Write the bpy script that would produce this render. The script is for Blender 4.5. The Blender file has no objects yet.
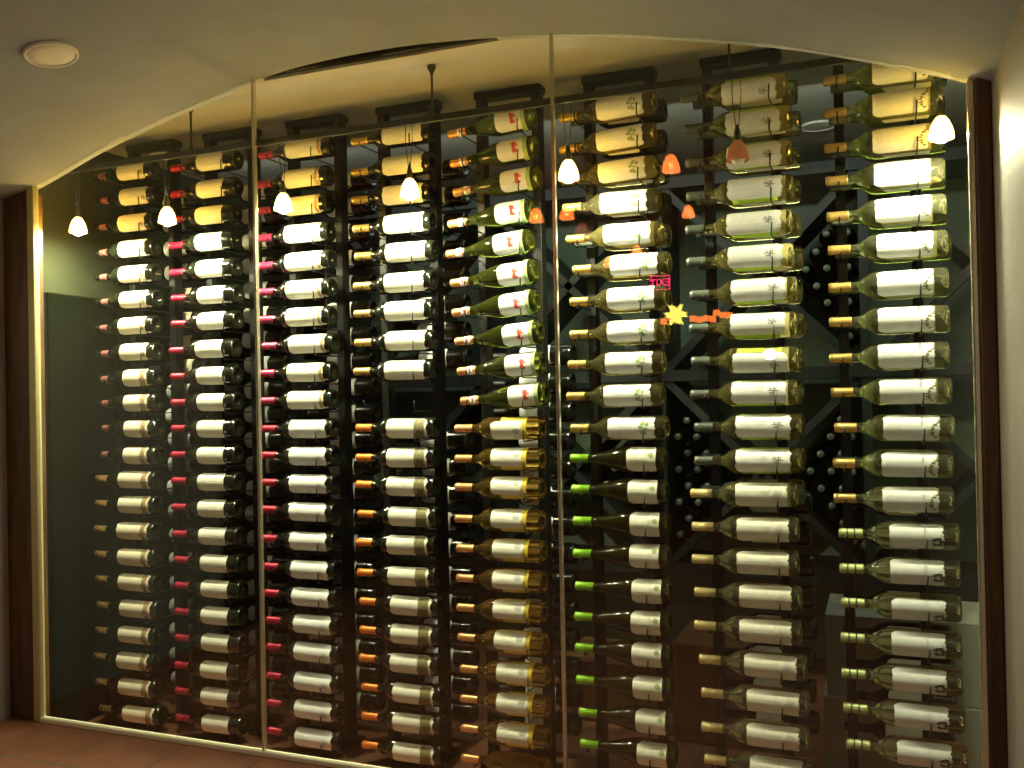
import bpy, bmesh, math, random
from mathutils import Vector, Matrix
rnd = random.Random(7)
PI = math.pi
EYE = 1.165                      # camera height above the tiled floor; heights below are measured from it
col = bpy.context.scene.collection
GLASS_Y = 2.48; BOT_Y = 2.80; LAMP_Y = 2.625; FRAME_Y = 2.95
CEIL_H = 1.045; CELLAR_FLOOR = -1.29 + EYE

POS = {
 1: [(-2.895,0.892), (-2.884,0.797), (-2.894,0.691), (-2.896,0.588), (-2.896,0.49), (-2.892,0.391), (-2.9,0.289), (-2.895,0.183), (-2.895,0.084), (-2.894,-0.01), (-2.894,-0.11), (-2.9,-0.218), (-2.905,-0.31), (-2.907,-0.404), (-2.916,-0.508), (-2.914,-0.61), (-2.912,-0.707), (-2.908,-0.813), (-2.917,-0.914), (-2.927,-1.02), (-2.92,-1.123), (-2.902,-1.226)],
 2: [(-2.504,0.882), (-2.506,0.782), (-2.513,0.685), (-2.517,0.587), (-2.515,0.483), (-2.51,0.383), (-2.512,0.289), (-2.523,0.184), (-2.52,0.084), (-2.519,-0.014), (-2.521,-0.113), (-2.523,-0.211), (-2.522,-0.312), (-2.524,-0.412), (-2.521,-0.515), (-2.516,-0.616), (-2.515,-0.71), (-2.517,-0.811), (-2.517,-0.912), (-2.524,-1.016), (-2.523,-1.114), (-2.521,-1.214)],
 3: [(-2.095,0.887), (-2.106,0.779), (-2.108,0.683), (-2.106,0.58), (-2.104,0.479), (-2.103,0.382), (-2.105,0.281), (-2.094,0.187), (-2.103,0.086), (-2.103,-0.014), (-2.101,-0.118), (-2.103,-0.21), (-2.104,-0.309), (-2.107,-0.409), (-2.107,-0.517), (-2.104,-0.621), (-2.102,-0.717), (-2.097,-0.812), (-2.097,-0.91), (-2.098,-1.021), (-2.099,-1.119), (-2.099,-1.221)],
 4: [(-1.701,0.892), (-1.701,0.781), (-1.703,0.681), (-1.702,0.581), (-1.696,0.485), (-1.703,0.382), (-1.703,0.285), (-1.702,0.179), (-1.708,0.079), None, (-1.704,-0.116), (-1.706,-0.219), (-1.708,-0.312), (-1.702,-0.418), (-1.711,-0.512), (-1.709,-0.623), (-1.701,-0.725), (-1.702,-0.821), (-1.707,-0.917), (-1.699,-1.022), (-1.701,-1.118), (-1.702,-1.22)],
 5: [(-1.326,0.886), (-1.32,0.788), (-1.311,0.689), (-1.332,0.581), (-1.341,0.482), (-1.327,0.384), (-1.323,0.288), (-1.314,0.19), (-1.307,0.089), (-1.298,-0.01), (-1.321,-0.118), (-1.323,-0.222), (-1.325,-0.311), (-1.327,-0.422), (-1.324,-0.519), (-1.326,-0.617), (-1.326,-0.713), (-1.324,-0.816), (-1.318,-0.92), (-1.32,-1.018), (-1.32,-1.118)],
 6: [(-0.931,0.88), (-0.933,0.783), (-0.928,0.682), (-0.925,0.585), (-0.916,0.482), (-0.896,0.388), (-0.908,0.284), (-0.91,0.178), (-0.918,0.084), (-0.925,-0.016), (-0.914,-0.119), (-0.917,-0.213), (-0.915,-0.312), (-0.911,-0.412), (-0.914,-0.515), (-0.909,-0.624), (-0.914,-0.717), (-0.913,-0.814), (-0.912,-0.916), (-0.905,-1.022), (-0.903,-1.121)],
 7: [(-0.541,0.885), (-0.531,0.793), (-0.53,0.688), (-0.529,0.583), (-0.534,0.481), (-0.532,0.383), (-0.525,0.285), (-0.529,0.181), (-0.525,0.079), (-0.53,-0.017), (-0.52,-0.117), (-0.522,-0.218), (-0.536,-0.315), (-0.534,-0.419), (-0.536,-0.513), (-0.531,-0.615), (-0.533,-0.716), (-0.521,-0.819), (-0.516,-0.922), (-0.518,-1.025), (-0.511,-1.119)],
 8: [(-0.128,0.871), (-0.129,0.786), (-0.131,0.687), (-0.129,0.592), (-0.128,0.49), (-0.126,0.392), (-0.127,0.282), (-0.127,0.18), (-0.129,0.076), (-0.127,-0.021), (-0.12,-0.127), (-0.126,-0.228), (-0.126,-0.325), (-0.114,-0.424), (-0.114,-0.525), (-0.113,-0.62), (-0.115,-0.723), (-0.115,-0.823), (-0.112,-0.924), (-0.107,-1.027)],
}

ORD = 'topmost second third fourth fifth sixth seventh eighth ninth tenth eleventh twelfth thirteenth fourteenth fifteenth sixteenth seventeenth eighteenth nineteenth twentieth twenty-first twenty-second'.split()
RACK = ['leftmost rack', 'second rack from left', 'third rack from left', 'fourth rack from left', 'fourth rack from right', 'third rack from right', 'second rack from right', 'rightmost rack']

# ------------------------------------------------------------------ materials
def new_mat(name):
    m = bpy.data.materials.new(name); m.use_nodes = True
    nt = m.node_tree
    return m, nt, nt.nodes['Principled BSDF'], nt.nodes['Material Output']

def mat(name, c, rough=.5, metal=0, noise=0, nscale=40, c2=None, bump=0, bscale=200, spec=.5, coat=0):
    m, nt, b, out = new_mat(name)
    b.inputs['Base Color'].default_value = (*c, 1)
    b.inputs['Roughness'].default_value = rough
    b.inputs['Metallic'].default_value = metal
    b.inputs['Specular IOR Level'].default_value = spec
    b.inputs['Coat Weight'].default_value = coat
    tc = nt.nodes.new('ShaderNodeTexCoord')
    if noise or c2:
        n = nt.nodes.new('ShaderNodeTexNoise'); n.inputs['Scale'].default_value = nscale; n.inputs['Detail'].default_value = 5
        nt.links.new(tc.outputs['Object'], n.inputs['Vector'])
        r = nt.nodes.new('ShaderNodeValToRGB')
        r.color_ramp.elements[0].position = .3; r.color_ramp.elements[1].position = .7
        k = c2 or tuple(v * (1 - noise) for v in c)
        r.color_ramp.elements[0].color = (*k, 1); r.color_ramp.elements[1].color = (*c, 1)
        nt.links.new(n.outputs['Fac'], r.inputs['Fac']); nt.links.new(r.outputs['Color'], b.inputs['Base Color'])
    if bump:
        n = nt.nodes.new('ShaderNodeTexNoise'); n.inputs['Scale'].default_value = bscale; n.inputs['Detail'].default_value = 4
        nt.links.new(tc.outputs['Object'], n.inputs['Vector'])
        bp = nt.nodes.new('ShaderNodeBump'); bp.inputs['Strength'].default_value = bump; bp.inputs['Distance'].default_value = .01
        nt.links.new(n.outputs['Fac'], bp.inputs['Height']); nt.links.new(bp.outputs['Normal'], b.inputs['Normal'])
    return m

def wood(name, c, c2, scale=6, stretch=(1, 1, .12), rough=.45):
    m, nt, b, out = new_mat(name)
    tc = nt.nodes.new('ShaderNodeTexCoord'); mp = nt.nodes.new('ShaderNodeMapping')
    mp.inputs['Scale'].default_value = stretch
    n = nt.nodes.new('ShaderNodeTexNoise'); n.inputs['Scale'].default_value = scale * 6; n.inputs['Detail'].default_value = 6; n.inputs['Distortion'].default_value = .6
    r = nt.nodes.new('ShaderNodeValToRGB')
    r.color_ramp.elements[0].position = .35; r.color_ramp.elements[1].position = .68
    r.color_ramp.elements[0].color = (*c2, 1); r.color_ramp.elements[1].color = (*c, 1)
    nt.links.new(tc.outputs['Object'], mp.inputs['Vector']); nt.links.new(mp.outputs['Vector'], n.inputs['Vector'])
    nt.links.new(n.outputs['Fac'], r.inputs['Fac']); nt.links.new(r.outputs['Color'], b.inputs['Base Color'])
    b.inputs['Roughness'].default_value = rough
    return m

def bottle_glass(name, c, ior=1.36, rough=.04, tw=.972):
    m, nt, b, out = new_mat(name)
    b.inputs['Base Color'].default_value = (*c, 1)
    b.inputs['Roughness'].default_value = rough
    b.inputs['Transmission Weight'].default_value = tw
    b.inputs['IOR'].default_value = ior
    return m

def clear_pane(name, tint):
    m, nt, b, out = new_mat(name)
    nt.nodes.remove(b)
    geo = nt.nodes.new('ShaderNodeNewGeometry'); mr = nt.nodes.new('ShaderNodeMapRange')
    mr.inputs['To Min'].default_value = 1.5; mr.inputs['To Max'].default_value = 1 / 1.5
    nt.links.new(geo.outputs['Backfacing'], mr.inputs['Value'])
    fr = nt.nodes.new('ShaderNodeFresnel'); nt.links.new(mr.outputs['Result'], fr.inputs['IOR'])
    t = nt.nodes.new('ShaderNodeBsdfTransparent'); t.inputs['Color'].default_value = (*tint, 1)
    g = nt.nodes.new('ShaderNodeBsdfGlossy'); g.inputs['Roughness'].default_value = 0; g.inputs['Color'].default_value = (1, 1, 1, 1)
    mx = nt.nodes.new('ShaderNodeMixShader')
    nt.links.new(fr.outputs['Fac'], mx.inputs['Fac']); nt.links.new(t.outputs[0], mx.inputs[1]); nt.links.new(g.outputs[0], mx.inputs[2])
    nt.links.new(mx.outputs[0], out.inputs['Surface'])
    return m

def glow(name, c, s, see_through=None):
    m, nt, b, out = new_mat(name); nt.nodes.remove(b)
    e = nt.nodes.new('ShaderNodeEmission'); e.inputs['Color'].default_value = (*c, 1); e.inputs['Strength'].default_value = s
    if see_through:
        t = nt.nodes.new('ShaderNodeBsdfTransparent'); t.inputs['Color'].default_value = (*see_through, 1)
        a = nt.nodes.new('ShaderNodeAddShader'); nt.links.new(e.outputs[0], a.inputs[0]); nt.links.new(t.outputs[0], a.inputs[1])
        nt.links.new(a.outputs[0], out.inputs['Surface'])
    else:
        nt.links.new(e.outputs[0], out.inputs['Surface'])
    return m

def shade_glass(name, c, tr, em=0, ec=(1, .45, .12)):
    # amber glass: a little diffuse and translucent body, the rest lets coloured light straight through
    m, nt, b, out = new_mat(name); nt.nodes.remove(b)
    d = nt.nodes.new('ShaderNodeBsdfDiffuse'); d.inputs['Color'].default_value = (*c, 1)
    tl = nt.nodes.new('ShaderNodeBsdfTranslucent'); tl.inputs['Color'].default_value = (*c, 1)
    t = nt.nodes.new('ShaderNodeBsdfTransparent'); t.inputs['Color'].default_value = (*tr, 1)
    m1 = nt.nodes.new('ShaderNodeMixShader'); m1.inputs['Fac'].default_value = .5
    m2 = nt.nodes.new('ShaderNodeMixShader'); m2.inputs['Fac'].default_value = .5
    nt.links.new(d.outputs[0], m1.inputs[1]); nt.links.new(tl.outputs[0], m1.inputs[2])
    nt.links.new(m1.outputs[0], m2.inputs[1]); nt.links.new(t.outputs[0], m2.inputs[2])
    last = m2
    if em:
        e = nt.nodes.new('ShaderNodeEmission'); e.inputs['Color'].default_value = (*ec, 1); e.inputs['Strength'].default_value = em
        a = nt.nodes.new('ShaderNodeAddShader'); nt.links.new(m2.outputs[0], a.inputs[0]); nt.links.new(e.outputs[0], a.inputs[1]); last = a
    nt.links.new(last.outputs[0], out.inputs['Surface'])
    return m

def tile_mat():
    m, nt, b, out = new_mat('terracotta_tiles')
    tc = nt.nodes.new('ShaderNodeTexCoord'); mp = nt.nodes.new('ShaderNodeMapping')
    T = .312
    mp.inputs['Location'].default_value = (2.487 / T, -2.2 / T, 0); mp.inputs['Scale'].default_value = (1 / T, 1 / T, 1)
    br = nt.nodes.new('ShaderNodeTexBrick'); br.offset = 0; br.squash = 1
    br.inputs['Scale'].default_value = 1; br.inputs['Mortar Size'].default_value = .018; br.inputs['Mortar Smooth'].default_value = .3
    br.inputs['Brick Width'].default_value = 1; br.inputs['Row Height'].default_value = 1
    br.inputs['Color1'].default_value = (.36, .14, .07, 1); br.inputs['Color2'].default_value = (.29, .11, .055, 1); br.inputs['Mortar'].default_value = (.20, .13, .08, 1)
    n = nt.nodes.new('ShaderNodeTexNoise'); n.inputs['Scale'].default_value = 9; n.inputs['Detail'].default_value = 6
    mix = nt.nodes.new('ShaderNodeMix'); mix.data_type = 'RGBA'; mix.blend_type = 'MULTIPLY'; mix.inputs['Factor'].default_value = .6
    nt.links.new(tc.outputs['Object'], mp.inputs['Vector']); nt.links.new(mp.outputs['Vector'], br.inputs['Vector'])
    nt.links.new(tc.outputs['Object'], n.inputs['Vector'])
    nt.links.new(br.outputs['Color'], mix.inputs['A']); nt.links.new(n.outputs['Fac'], mix.inputs['B'])
    nt.links.new(mix.outputs['Result'], b.inputs['Base Color'])
    bp = nt.nodes.new('ShaderNodeBump'); bp.inputs['Strength'].default_value = .4; bp.inputs['Distance'].default_value = .006; bp.invert = True
    nt.links.new(br.outputs['Fac'], bp.inputs['Height']); nt.links.new(bp.outputs['Normal'], b.inputs['Normal'])
    b.inputs['Roughness'].default_value = .5
    return m

M = {}
M['plaster'] = mat('ceiling_plaster', (.33, .36, .41), .9, c2=(.30, .325, .36), nscale=6, bump=.25, bscale=160)
M['wallpaint'] = mat('wall_paint', (.36, .335, .29), .6, c2=(.33, .30, .255), nscale=5, bump=.12, bscale=90)
M['tile'] = tile_mat()
M['roomwood'] = wood('unseen_room_dark_wood', (.060, .040, .026), (.035, .022, .014), 4)  # dark wood put on unseen room walls to cut reflections in the panes
M['walnut'] = wood('dark_walnut', (.13, .060, .022), (.05, .022, .009), 5)
M['binwood'] = wood('bin_wood', (.030, .036, .030), (.014, .018, .015), 4)
M['oak'] = wood('crate_wood', (.20, .095, .04), (.12, .055, .022), 4, (1, 1, .2))
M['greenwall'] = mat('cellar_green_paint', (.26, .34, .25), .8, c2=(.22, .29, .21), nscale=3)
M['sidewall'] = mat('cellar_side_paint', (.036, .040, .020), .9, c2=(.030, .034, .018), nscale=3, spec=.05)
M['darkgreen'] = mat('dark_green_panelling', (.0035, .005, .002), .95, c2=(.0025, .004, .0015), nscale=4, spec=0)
M['cellarceil'] = mat('cellar_ceiling_paint', (.42, .40, .35), .85, c2=(.36, .34, .30), nscale=3)
M['black'] = mat('black_steel', (.012, .013, .011), .45, .2, spec=.4)
M['peg'] = mat('black_peg_steel', (.02, .02, .018), .3, .6)
M['bronze'] = mat('aged_bronze', (.045, .042, .026), .5, .5)
M['brass'] = mat('satin_brass', (.55, .48, .24), .42, .2, noise=.12, nscale=60)
M['litbrass'] = mat('lit_brass_channel', (.92, .86, .60), .4)  # paler copy of the brass, lamp glow on the rail put into its colour
M['steel'] = mat('polished_steel_edge', (.74, .70, .55), .25, .75)
M['pane'] = clear_pane('pane_glass', (.94, .96, .93))
M['paper'] = mat('cream_label_paper', (.70, .68, .58), .6, c2=(.62, .60, .50), nscale=90)
M['paperw'] = mat('white_label_paper', (.74, .75, .72), .55, c2=(.66, .67, .66), nscale=70)
M['paperc'] = mat('ivory_label_paper', (.72, .66, .50), .6, c2=(.62, .55, .40), nscale=80)
M['ink'] = mat('dark_ink', (.06, .055, .05), .6)
M['greyink'] = mat('grey_ink', (.36, .36, .34), .6)
M['olive'] = mat('olive_print', (.10, .085, .025), .6, c2=(.20, .17, .07), nscale=120)
M['brown'] = mat('brown_print', (.16, .09, .03), .6, c2=(.42, .30, .16), nscale=120)
M['redink'] = mat('red_print', (.55, .05, .03), .55)
M['limeink'] = mat('lime_print', (.38, .52, .04), .55)
M['greenpr'] = mat('pale_green_print', (.30, .42, .16), .55)
M['leaf'] = mat('leaf_green_print', (.24, .32, .12), .6)
M['yellow'] = mat('yellow_backing_label', (.58, .42, .03), .5)
M['redfoil'] = mat('red_foil', (.36, .010, .036), .36, .3)
M['pinkfoil'] = mat('pink_foil', (.42, .03, .09), .35, .35)
M['dullpink'] = mat('dull_rose_foil', (.30, .10, .09), .4, .4)
M['tanfoil'] = mat('tan_foil', (.26, .15, .05), .4, .5)
M['goldfoil'] = mat('gold_foil', (.62, .42, .12), .32, .7)
M['palegold'] = mat('pale_gold_foil', (.74, .58, .26), .38, .35)
M['orangefoil'] = mat('orange_foil', (.75, .22, .035), .35, .4)
M['copperfoil'] = mat('copper_foil', (.72, .36, .14), .3, .6)
M['limefoil'] = mat('lime_foil', (.22, .48, .015), .35, .1, coat=.3)
M['greyfoil'] = mat('grey_green_foil', (.14, .16, .13), .35, .4)
M['greenfoil'] = mat('pale_green_foil', (.45, .52, .20), .35, .2)
M['g_black'] = mat('black_bottle_glass', (.005, .006, .003), .15, 0, spec=.7)
M['g_white'] = bottle_glass('straw_white_wine_glass', (.84, .74, .30))
M['g_pale'] = bottle_glass('pale_white_wine_glass', (.90, .88, .50))
M['g_green'] = bottle_glass('olive_green_glass', (.36, .42, .07))
M['g_dkgreen'] = bottle_glass('dark_green_glass', (.14, .12, .025), rough=.1, tw=.93)
M['g_amber'] = bottle_glass('amber_wine_glass', (.92, .60, .13))
M['amber_on'] = shade_glass('amber_shade_lit', (.40, .22, .06), (.34, .27, .09), 7, (1, .70, .22))
M['amber_off'] = shade_glass('copper_shade_faint_glow', (.42, .15, .06), (.45, .20, .09), .10)  # lamp is off, but a faint glow is put into the shade
M['amber_room'] = shade_glass('amber_room_shade', (.55, .20, .08), (.5, .2, .08), 5.5, (1, .30, .06))
M['amber_dim'] = shade_glass('dim_red_shade', (.4, .1, .06), (.4, .12, .06), 1.0, (1, .22, .1))
M['bulb'] = glow('lit_bulb', (1, .95, .68), 60, (1, 1, 1))
M['bulb_off'] = mat('unlit_bulb', (.5, .45, .38), .3)
M['led'] = glow('white_led', (.75, .88, 1), 120)
M['exit'] = glow('red_sign_letters', (1, .03, .12), 14)
M['starglow'] = glow('yellow_star_glow', (1, .80, .12), 13)
M['cubeglow'] = glow('orange_lantern_glow', (1, .20, .035), 10)
M['carton'] = mat('pale_carton_board', (.36, .35, .28), .8, c2=(.31, .30, .24), nscale=4)
M['dark'] = mat('dark_header', (.020, .011, .005), .6)

# ------------------------------------------------------------------ mesh helpers
def finish(bm, name, m, parent=None, smooth=False, loc=None):
    bmesh.ops.recalc_face_normals(bm, faces=bm.faces) if not getattr(bm, 'keepn', False) else None
    me = bpy.data.meshes.new(name); bm.to_mesh(me); bm.free()
    if smooth: me.polygons.foreach_set('use_smooth', [True] * len(me.polygons))
    me.materials.append(m)
    o = bpy.data.objects.new(name, me); col.objects.link(o)
    if parent: o.parent = parent
    if loc: o.location = loc
    return o

def tag(o, label, cat, group=None, kind=None):
    o['label'] = label; o['category'] = cat
    if group: o['group'] = group
    if kind: o['kind'] = kind
    return o

def empty(name, loc=(0, 0, 0)):
    o = bpy.data.objects.new(name, None); col.objects.link(o); o.location = loc; o.empty_display_size = .05
    return o

def box(bm, x0, x1, y0, y1, z0, z1, bev=0):
    r = bmesh.ops.create_cube(bm, size=1)
    for v in r['verts']:
        v.co = Vector((x0 + (v.co.x + .5) * (x1 - x0), y0 + (v.co.y + .5) * (y1 - y0), z0 + (v.co.z + .5) * (z1 - z0)))
    if bev:
        es = list({e for v in r['verts'] for e in v.link_edges})
        bmesh.ops.bevel(bm, geom=es, offset=bev, segments=2, affect='EDGES', profile=.5)

def tube(bm, pts, r, n=8):
    pts = [Vector(p) for p in pts]; rings = []
    for i, p in enumerate(pts):
        d = (pts[min(i + 1, len(pts) - 1)] - pts[max(i - 1, 0)]).normalized()
        a = d.cross(Vector((0, 0, 1)))
        if a.length < .05: a = d.cross(Vector((1, 0, 0)))
        a.normalize(); b = d.cross(a)
        rr = r[i] if isinstance(r, (list, tuple)) else r
        rings.append([bm.verts.new(p + (a * math.cos(t) + b * math.sin(t)) * rr) for t in [2 * PI * k / n for k in range(n)]])
    for q, w in zip(rings, rings[1:]):
        for k in range(n): bm.faces.new((q[k], q[(k + 1) % n], w[(k + 1) % n], w[k]))
    bm.faces.new(rings[0][::-1]); bm.faces.new(rings[-1])

def lathe_x(bm, prof, n=28):
    rings = []
    for x, r in prof:
        if r < 1e-5: rings.append([bm.verts.new((x, 0, 0))])
        else: rings.append([bm.verts.new((x, r * math.cos(2 * PI * k / n), r * math.sin(2 * PI * k / n))) for k in range(n)])
    for a, b in zip(rings, rings[1:]):
        for k in range(n):
            f = [a[k % len(a)], a[(k + 1) % len(a)], b[(k + 1) % len(b)], b[k % len(b)]]
            g = []
            for v in f:
                if v not in g: g.append(v)
            if len(g) > 2: bm.faces.new(g)

def lathe_z(bm, prof, n=24, c=(0, 0, 0)):
    rings = []
    for z, r in prof:
        if r < 1e-5: rings.append([bm.verts.new((c[0], c[1], c[2] + z))])
        else: rings.append([bm.verts.new((c[0] + r * math.cos(2 * PI * k / n), c[1] + r * math.sin(2 * PI * k / n), c[2] + z)) for k in range(n)])
    for a, b in zip(rings, rings[1:]):
        for k in range(n):
            f = [a[k % len(a)], a[(k + 1) % len(a)], b[(k + 1) % len(b)], b[k % len(b)]]
            g = []
            for v in f:
                if v not in g: g.append(v)
            if len(g) > 2: bm.faces.new(g)

def prism(bm, pts, y0, y1):
    a = [bm.verts.new((x, y0, z)) for x, z in pts]; b = [bm.verts.new((x, y1, z)) for x, z in pts]
    n = len(pts)
    bm.faces.new(a); bm.faces.new(b[::-1])
    for k in range(n): bm.faces.new((a[k], b[k], b[(k + 1) % n], a[(k + 1) % n]))

def interp(tab, x):
    if x <= tab[0][0]: return tab[0][1]
    for (a, b), (c, d) in zip(tab, tab[1:]):
        if x <= c: return b + (d - b) * (x - a) / (c - a)
    return tab[-1][1]

# a sheet wrapped on a bottle body: x runs along the bottle, a is the angle up from the side facing the room
def cyl(x, a, r): return (x, -r * math.cos(a), r * math.sin(a))

def wrap(bm, xl, xr, a0, a1, r, na=18, nx=6, th=.0004):
    g = []
    for rad in (r, r + th):
        rows = []
        for i in range(na + 1):
            t = i / na; a = a0 + (a1 - a0) * t; l = xl(t); q = xr(t)
            rows.append([bm.verts.new(cyl(l + (q - l) * j / nx, a, rad)) for j in range(nx + 1)])
        g.append(rows)
    lo, hi = g
    for i in range(na):
        for j in range(nx):
            bm.faces.new((hi[i][j], hi[i][j + 1], hi[i + 1][j + 1], hi[i + 1][j]))
            bm.faces.new((lo[i][j], lo[i + 1][j], lo[i + 1][j + 1], lo[i][j + 1]))
    for i in range(na):
        bm.faces.new((lo[i][0], hi[i][0], hi[i + 1][0], lo[i + 1][0]))
        bm.faces.new((lo[i][nx], lo[i + 1][nx], hi[i + 1][nx], hi[i][nx]))
    for j in range(nx):
        bm.faces.new((lo[0][j], lo[0][j + 1], hi[0][j + 1], hi[0][j]))
        bm.faces.new((lo[na][j], hi[na][j], hi[na][j + 1], lo[na][j + 1]))

def stroke(bm, pts, w, r, th=.0003):
    # a printed line on the label: pts in (x, height along the surface)
    for (x0, s0), (x1, s1) in zip(pts, pts[1:]):
        d = math.hypot(x1 - x0, s1 - s0) or 1e-6
        px, ps = -(s1 - s0) / d * w / 2, (x1 - x0) / d * w / 2
        n = max(1, int(abs(s1 - s0) / .008))
        for k in range(n):
            q = []
            for t, sg in ((k / n, 1), ((k + 1) / n, 1), ((k + 1) / n, -1), (k / n, -1)):
                q.append((x0 + (x1 - x0) * t + sg * px, s0 + (s1 - s0) * t + sg * ps))
            lo = [bm.verts.new(cyl(x, s / r, r)) for x, s in q]; hi = [bm.verts.new(cyl(x, s / r, r + th)) for x, s in q]
            bm.faces.new(hi); bm.faces.new(lo[::-1])
            for i in range(4): bm.faces.new((lo[i], lo[(i + 1) % 4], hi[(i + 1) % 4], hi[i]))

def blob(bm, cx, cs, rx, rs, r, seed=0, n=14, amp=.25, th=.0003):
    rr = random.Random(seed)
    c0 = bm.verts.new(cyl(cx, cs / r, r + th)); ring = []; low = []
    for k in range(n):
        t = 2 * PI * k / n; q = 1 + amp * (rr.random() - .5) * 2
        ring.append(bm.verts.new(cyl(cx + rx * q * math.cos(t), (cs + rs * q * math.sin(t)) / r, r + th)))
        low.append(bm.verts.new(cyl(cx + rx * q * math.cos(t), (cs + rs * q * math.sin(t)) / r, r - .0002)))
    for k in range(n):
        bm.faces.new((c0, ring[k], ring[(k + 1) % n])); bm.faces.new((ring[k], low[k], low[(k + 1) % n], ring[(k + 1) % n]))

# ------------------------------------------------------------------ bottle kinds
BORD = [(0, 0), (0, .0125), (.002, .0145), (.012, .0148), (.014, .0138), (.070, .0140), (.082, .0160), (.092, .0215), (.101, .0285), (.110, .0345), (.120, .0382), (.130, .0395), (.150, .040), (.296, .040), (.306, .0385), (.311, .034), (.311, .028), (.300, .016), (.292, 0)]
BURG = [(0, 0), (0, .0125), (.002, .0145), (.012, .0148), (.014, .0135), (.068, .0140), (.090, .0175), (.110, .0225), (.130, .0285), (.150, .0345), (.168, .0385), (.182, .0408), (.196, .0412), (.290, .0412), (.300, .0395), (.306, .034), (.306, .028), (.290, .014), (.284, 0)]
def corner(t, x, dx, k=.13, sgn=1):
    # rounded corner: edge moves in by dx near both ends
    e = min(t, 1 - t) / k
    return x + sgn * dx * (1 - min(1, e)) ** 1.6
def wavy(t, amp, f, ph): return amp * .5 * (math.sin(t * f * 4.1 + ph) + math.sin(t * f * 11.3 + ph * 2.3) + .6 * math.sin(t * f * 19 + ph * 5))

AWS = {'leafspot': 1.15, 'redfigure': 1.08, 'floral': 1.12, 'darkleaf': 1.12, 'faint': 1.12}
def kind_label(bm, k):
    R = k['r'] + .0003
    l, q = k['lab']; seed = k.get('seed', 0)
    aw = k.get('aw', AWS.get(k['marks'], 1.06))
    if k['edge'] == 'torn':
        xl = lambda t: corner(t, l, .014) + wavy(t, .0012, 5, seed)
        xr = lambda t: corner(t, q, .006, .1, -1) + wavy(t, .0035, 3.5, seed + 1)
    elif k['edge'] == 'notch':
        xl = lambda t: corner(t, l, .010) + wavy(t, .0028, 4.5, seed)
        xr = lambda t: corner(t, q, .010, .15, -1) + wavy(t, .0045, 4, seed + 2)
    else:
        xl = lambda t: corner(t, l, .014, .2); xr = lambda t: corner(t, q, .004, .1, -1)
    wrap(bm, xl, xr, -aw, aw, R)

def lines_text(bm, x0, x1, s_list, R, w=.0006):
    for s in s_list:
        x = x0
        rr = random.Random(int(s * 1e5))
        while x < x1 - .004:
            d = rr.uniform(.003, .009); stroke(bm, [(x, s), (min(x + d, x1), s)], w, R); x += d + .0025

def tree(bm, cx, R, m=1.7):
    for pts in ([(cx + .012, -.004), (cx - .006, .000)], [(cx + .004, -.002), (cx - .008, .012)], [(cx + .002, -.001), (cx - .010, -.011)], [(cx - .002, 0), (cx - .013, .003)], [(cx - .003, .006), (cx - .004, .015)], [(cx - .004, -.006), (cx - .001, -.014)], [(cx + .005, 0), (cx + .006, .010)]):
        stroke(bm, pts, .0016 * m, R)
    for i, (dx, ds) in enumerate(((-.009, .013), (-.012, -.012), (-.014, .003), (-.004, .017), (.006, .012), (-.002, -.016))):
        blob(bm, cx + dx, ds, .0035 * m, .0032 * m, R, i, 9)

def sketch(bm, cx, R):
    for pts in ([(cx - .016, .002), (cx + .018, .000)], [(cx + .004, .014), (cx + .003, -.012)], [(cx - .010, .007), (cx + .002, -.001), (cx - .006, -.008)], [(cx - .004, .011), (cx - .012, .006)], [(cx - .002, .006), (cx + .012, .009)], [(cx - .011, -.004), (cx + .001, -.006)], [(cx + .008, .006), (cx + .010, -.006)]):
        stroke(bm, pts, .0017, R)

def ring_mark(bm, cx, cs, rx, rs, R, w=.0008):
    pts = [(cx + rx * math.cos(2 * PI * k / 16), cs + rs * math.sin(2 * PI * k / 16)) for k in range(17)]
    stroke(bm, pts, w, R)

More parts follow.
